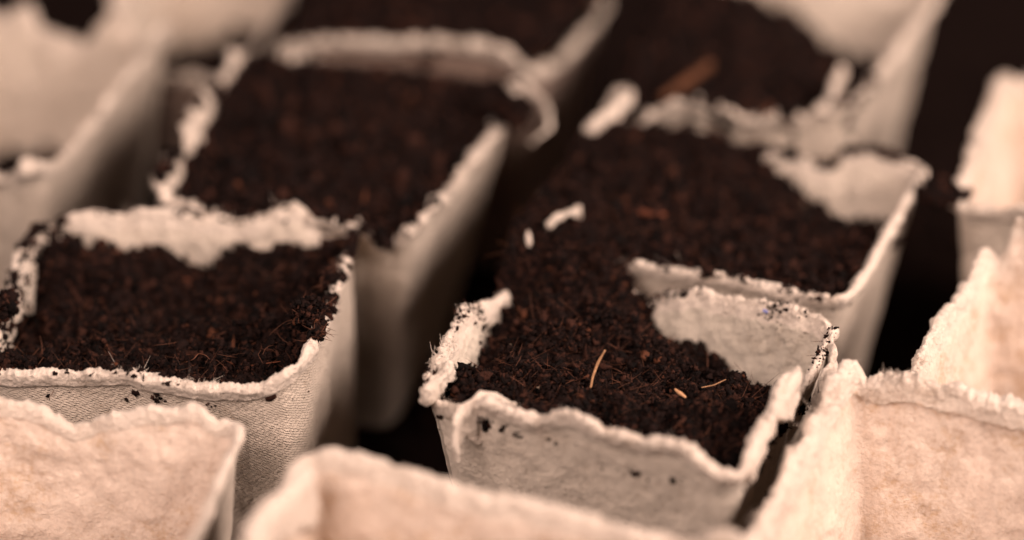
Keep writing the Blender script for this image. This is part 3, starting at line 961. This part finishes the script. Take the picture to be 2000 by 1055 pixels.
build_soil(Mp, [(1950, 400, -5), (2200, 300, -5)], 'thin layer of soil at the bottom of the pot cut by the right edge', step=0.15, n_crumb=1500, rmean=0.06, fine=False, hairs=0, seed=9)

# ---- loose crumbs on torn edges
pa = np.concatenate([rim_points(A, 0.50, 0.68, 330, 1, 0.25), rim_points(A, 0.50, 0.66, 120, 2, 0.2, 0.12, True), rim_points(A, 0.86, 0.995, 150, 3, 0.2),
                     rim_points(A, 0.86, 0.99, 110, 4, 0.0, 0.45, True), rim_points(A, 0.36, 0.46, 120, 5, 0.3), rim_points(A, 0.96, 0.999, 60, 6, 0.2, 0.9)])
scatter_crumbs(pa, 'specks of soil along the torn edge of the sharpest pot', 1, 0.019, hairs=60)
pb = np.concatenate([rim_points(B, 0.06, 0.27, 420, 7, 0.45), rim_points(B, 0.16, 0.26, 160, 8, 0.3)])
scatter_crumbs(pb, 'soil crumbs on the neat straight front edge', 2, 0.026, hairs=60)
pd = np.concatenate([rim_points(D, 0.31, 0.50, 1300, 9, 0.75), rim_points(D, 0.02, 0.18, 110, 10, 0.1), rim_points(D, 0.76, 0.98, 700, 11, 0.5), rim_points(D, 0.55, 0.74, 120, 12, 0.1), rim_points(D, 0.76, 0.97, 500, 18, 0.3, 0.4, True)])
scatter_crumbs(pd, 'soil crumbs along the edges of the left pot', 3, 0.030, hairs=80)
pe = np.concatenate([rim_points(Ep, 0.78, 0.99, 500, 13, 0.4), rim_points(Ep, 0.02, 0.25, 350, 14, 0.5), rim_points(Ep, 0.4, 0.5, 160, 15, 0.4)])
scatter_crumbs(pe, 'blurred soil crumbs on the edge of the brimful pot', 4, 0.05, fine=False)
pc = np.concatenate([rim_points(B, 0.53, 0.66, 700, 19, 0.9), rim_points(Cp, 0.08, 0.24, 500, 20, 0.9, 1.2), rim_points(Cp, 0.0, 0.25, 350, 16, 0.2), rim_points(B, 0.5, 0.6, 60, 17, 0.2)])
scatter_crumbs(pc, 'blurred soil crumbs on the edge of the pot with the orange chip', 5, 0.045, fine=False)


rs_ = np.random.RandomState(5)
pg = np.stack([rs_.uniform(-14, 16, 9000), rs_.uniform(-12, 16, 9000), np.full(9000, -6.62)], 1)
scatter_crumbs(pg, 'spilt soil crumbs on the dark ground in the gaps between the pots', 6, 0.06, fine=False, group='soil spilt under the pots')

# ---- clumps of soil
def clump(centre, radius, n, label, seed, rmean=0.04, squash=(1, 1, 1), hairs=40, fine=True, hair_len=(0.15, 0.45)):
    rs = np.random.RandomState(seed + 2000)
    d = rs.normal(size=(n, 3)); d /= np.linalg.norm(d, axis=1)[:, None]
    r = rs.rand(n) ** 0.45
    p = d * r[:, None] * radius * np.array(squash)
    p *= (1 + 0.35 * fbm(d * 1.8 + seed, 3))[:, None]
    p += centre
    rad = np.minimum(rmean * np.exp(rs.normal(size=n) * 0.45), rmean * 2.5)
    V, T, Mi = crumbs(p, rad, rs, fine)
    core, cf = ico(3)
    cv = core * radius * 0.62 * np.array(squash) * (1 + 0.3 * fbm(core * 2 + seed, 3))[:, None] + centre
    vs = [V, cv]; TT = np.concatenate([T, cf + len(V)]); TM = np.concatenate([Mi, np.zeros(len(cf), int)])
    Q = qm = None
    if hairs:
        HV, HQ = hair_tubes(p[rs.randint(n, size=hairs)], rs, L=hair_len, r=0.0065, up=0.0)
        Q = HQ + len(V) + len(cv); vs.append(HV); qm = np.full(len(HQ), 4)
    o = mesh_obj('soil_clump', np.concatenate(vs), Q, TT, mats=SOILMATS, qm=qm, tm=TM, origin=centre)
    tag(o, label, 'soil clump', 'clumps of soil caught on torn edges')
    return o


clump(P(600, 612, 0.55), 0.36, 620, 'rooty clump of soil caught on the right edge of the left pot', 1, 0.030, (1, 1.1, 0.85), 60)
clump(P(618, 656, 0.45), 0.15, 110, 'small dangling crumb with a bent rootlet below the clump on the left pot', 2, 0.024, (1, 1, 1), 26)
clump(P(640, 535, 0.4), 0.2, 260, 'elongated heap of soil on the right edge of the left pot, nearer its back corner', 6, 0.030, (0.8, 1.8, 0.6), 20)
clump(P(1003, 215, 0.5), 0.48, 420, 'dark ball of soil held inside the ring shaped curl', 3, 0.06, (1, 1, 0.9), 10, False)
clump(P(1838, 378, 0.2), 0.42, 380, 'clump of soil bridging the gap between the right row and the right edge pot', 4, 0.055, (1.4, 1.0, 0.6), 20, False)
clump(P(5, 595, 0.3), 0.38, 380, 'clump of soil on the left edge of the left pot at the photo border', 5, 0.045, (0.8, 1.3, 0.6), 20)


# ---- straw and chips
def stick(name, pts, radii, mat, label, cat, flat=1.0, sides=8):
    p = np.array([P(*q) for q in pts])
    s = np.linspace(0, len(p) - 1, 26)
    i = np.arange(len(p))
    pp = np.stack([np.interp(s, i, p[:, k]) for k in range(3)], 1)
    for _ in range(2):
        pp[1:-1] = (pp[:-2] + 2 * pp[1:-1] + pp[2:]) / 4
    rr = np.interp(s, i, radii)
    v, q = tube(pp, rr, sides)
    v = v + 0.12 * rr.mean() * fbm(v * 8, 3)[:, None]
    k = len(pp)
    vv = np.concatenate([v, [pp[0], pp[-1]]])
    a = np.arange(sides); b = (a + 1) % sides
    t = np.concatenate([np.stack([b, a, np.full(sides, k * sides)], 1), np.stack([a + (k - 1) * sides, b + (k - 1) * sides, np.full(sides, k * sides + 1)], 1)])
    o = mesh_obj(name, vv, q, t, mats=[mat], origin=p.mean(0))
    tag(o, label, cat)
    return o


stick('straw', [(1154, 757, -0.25), (1158, 735, 0.0), (1168, 708, 0.3), (1182, 684, 0.6)], [0.026, 0.024, 0.03, 0.016], M['straw'], 'thin pale straw standing up from the soil of the sharpest pot', 'straw')
stick('wood_chip', [(1290, 192, 0.15), (1340, 160, 0.3), (1388, 125, 0.45)], [0.10, 0.16, 0.13], M['chip'], 'orange wood chip on blurred soil in the farthest pot of the right row', 'wood chip')
stick('wood_chip', [(1225, 410, 0.12), (1262, 416, 0.14), (1300, 420, 0.1)], [0.05, 0.08, 0.05], M['chip_red'], 'reddish wood splinter lying on the soil behind the neat straight edge', 'wood chip')
stick('wood_chip', [(1318, 760, -0.2), (1328, 768, -0.22), (1340, 776, -0.25)], [0.02, 0.045, 0.02], M['straw'], 'tiny tan chip on the soil to the right of the straw', 'wood chip')
stick('rootlet', [(1370, 757, -0.3), (1395, 752, -0.2), (1418, 741, -0.1)], [0.012, 0.011, 0.006], M['straw'], 'thin curved rootlet on the soil at the right of the sharpest pot', 'rootlet')
stick('rootlet', [(362, 708, -0.2), (378, 702, 0.0), (388, 690, 0.05), (402, 694, 0.1), (410, 702, 0.0)], [0.010, 0.010, 0.010, 0.010, 0.006], M['root'], 'bent thin rootlet sticking up at the front of the left pot', 'rootlet')
stick('rootlet', [(490, 715, -0.2), (520, 710, -0.15), (548, 706, -0.1)], [0.014, 0.014, 0.008], M['chip_red'], 'reddish rootlet lying near the front right corner of the left pot', 'rootlet')
stick('rootlet', [(165, 500, -0.4), (200, 498, -0.35), (240, 488, -0.3)], [0.03, 0.03, 0.02], M['root'], 'brown rootlet on the soil at the back left of the left pot', 'rootlet')
stick('wood_chip', [(360, 545, -0.85), (372, 552, -0.82)], [0.06, 0.05], M['chip_red'], 'rust coloured chip deep in the soil of the left pot', 'wood chip')
stick('wood_chip', [(417, 590, -0.8), (432, 596, -0.8)], [0.05, 0.04], M['chip'], 'small orange chip in the middle of the soil of the left pot', 'wood chip')
stick('plastic_speck', [(1491, 607, 0.12), (1499, 610, 0.12)], [0.04, 0.035], M['blue'], 'tiny blue speck on the back torn edge of the sharpest pot', 'speck')
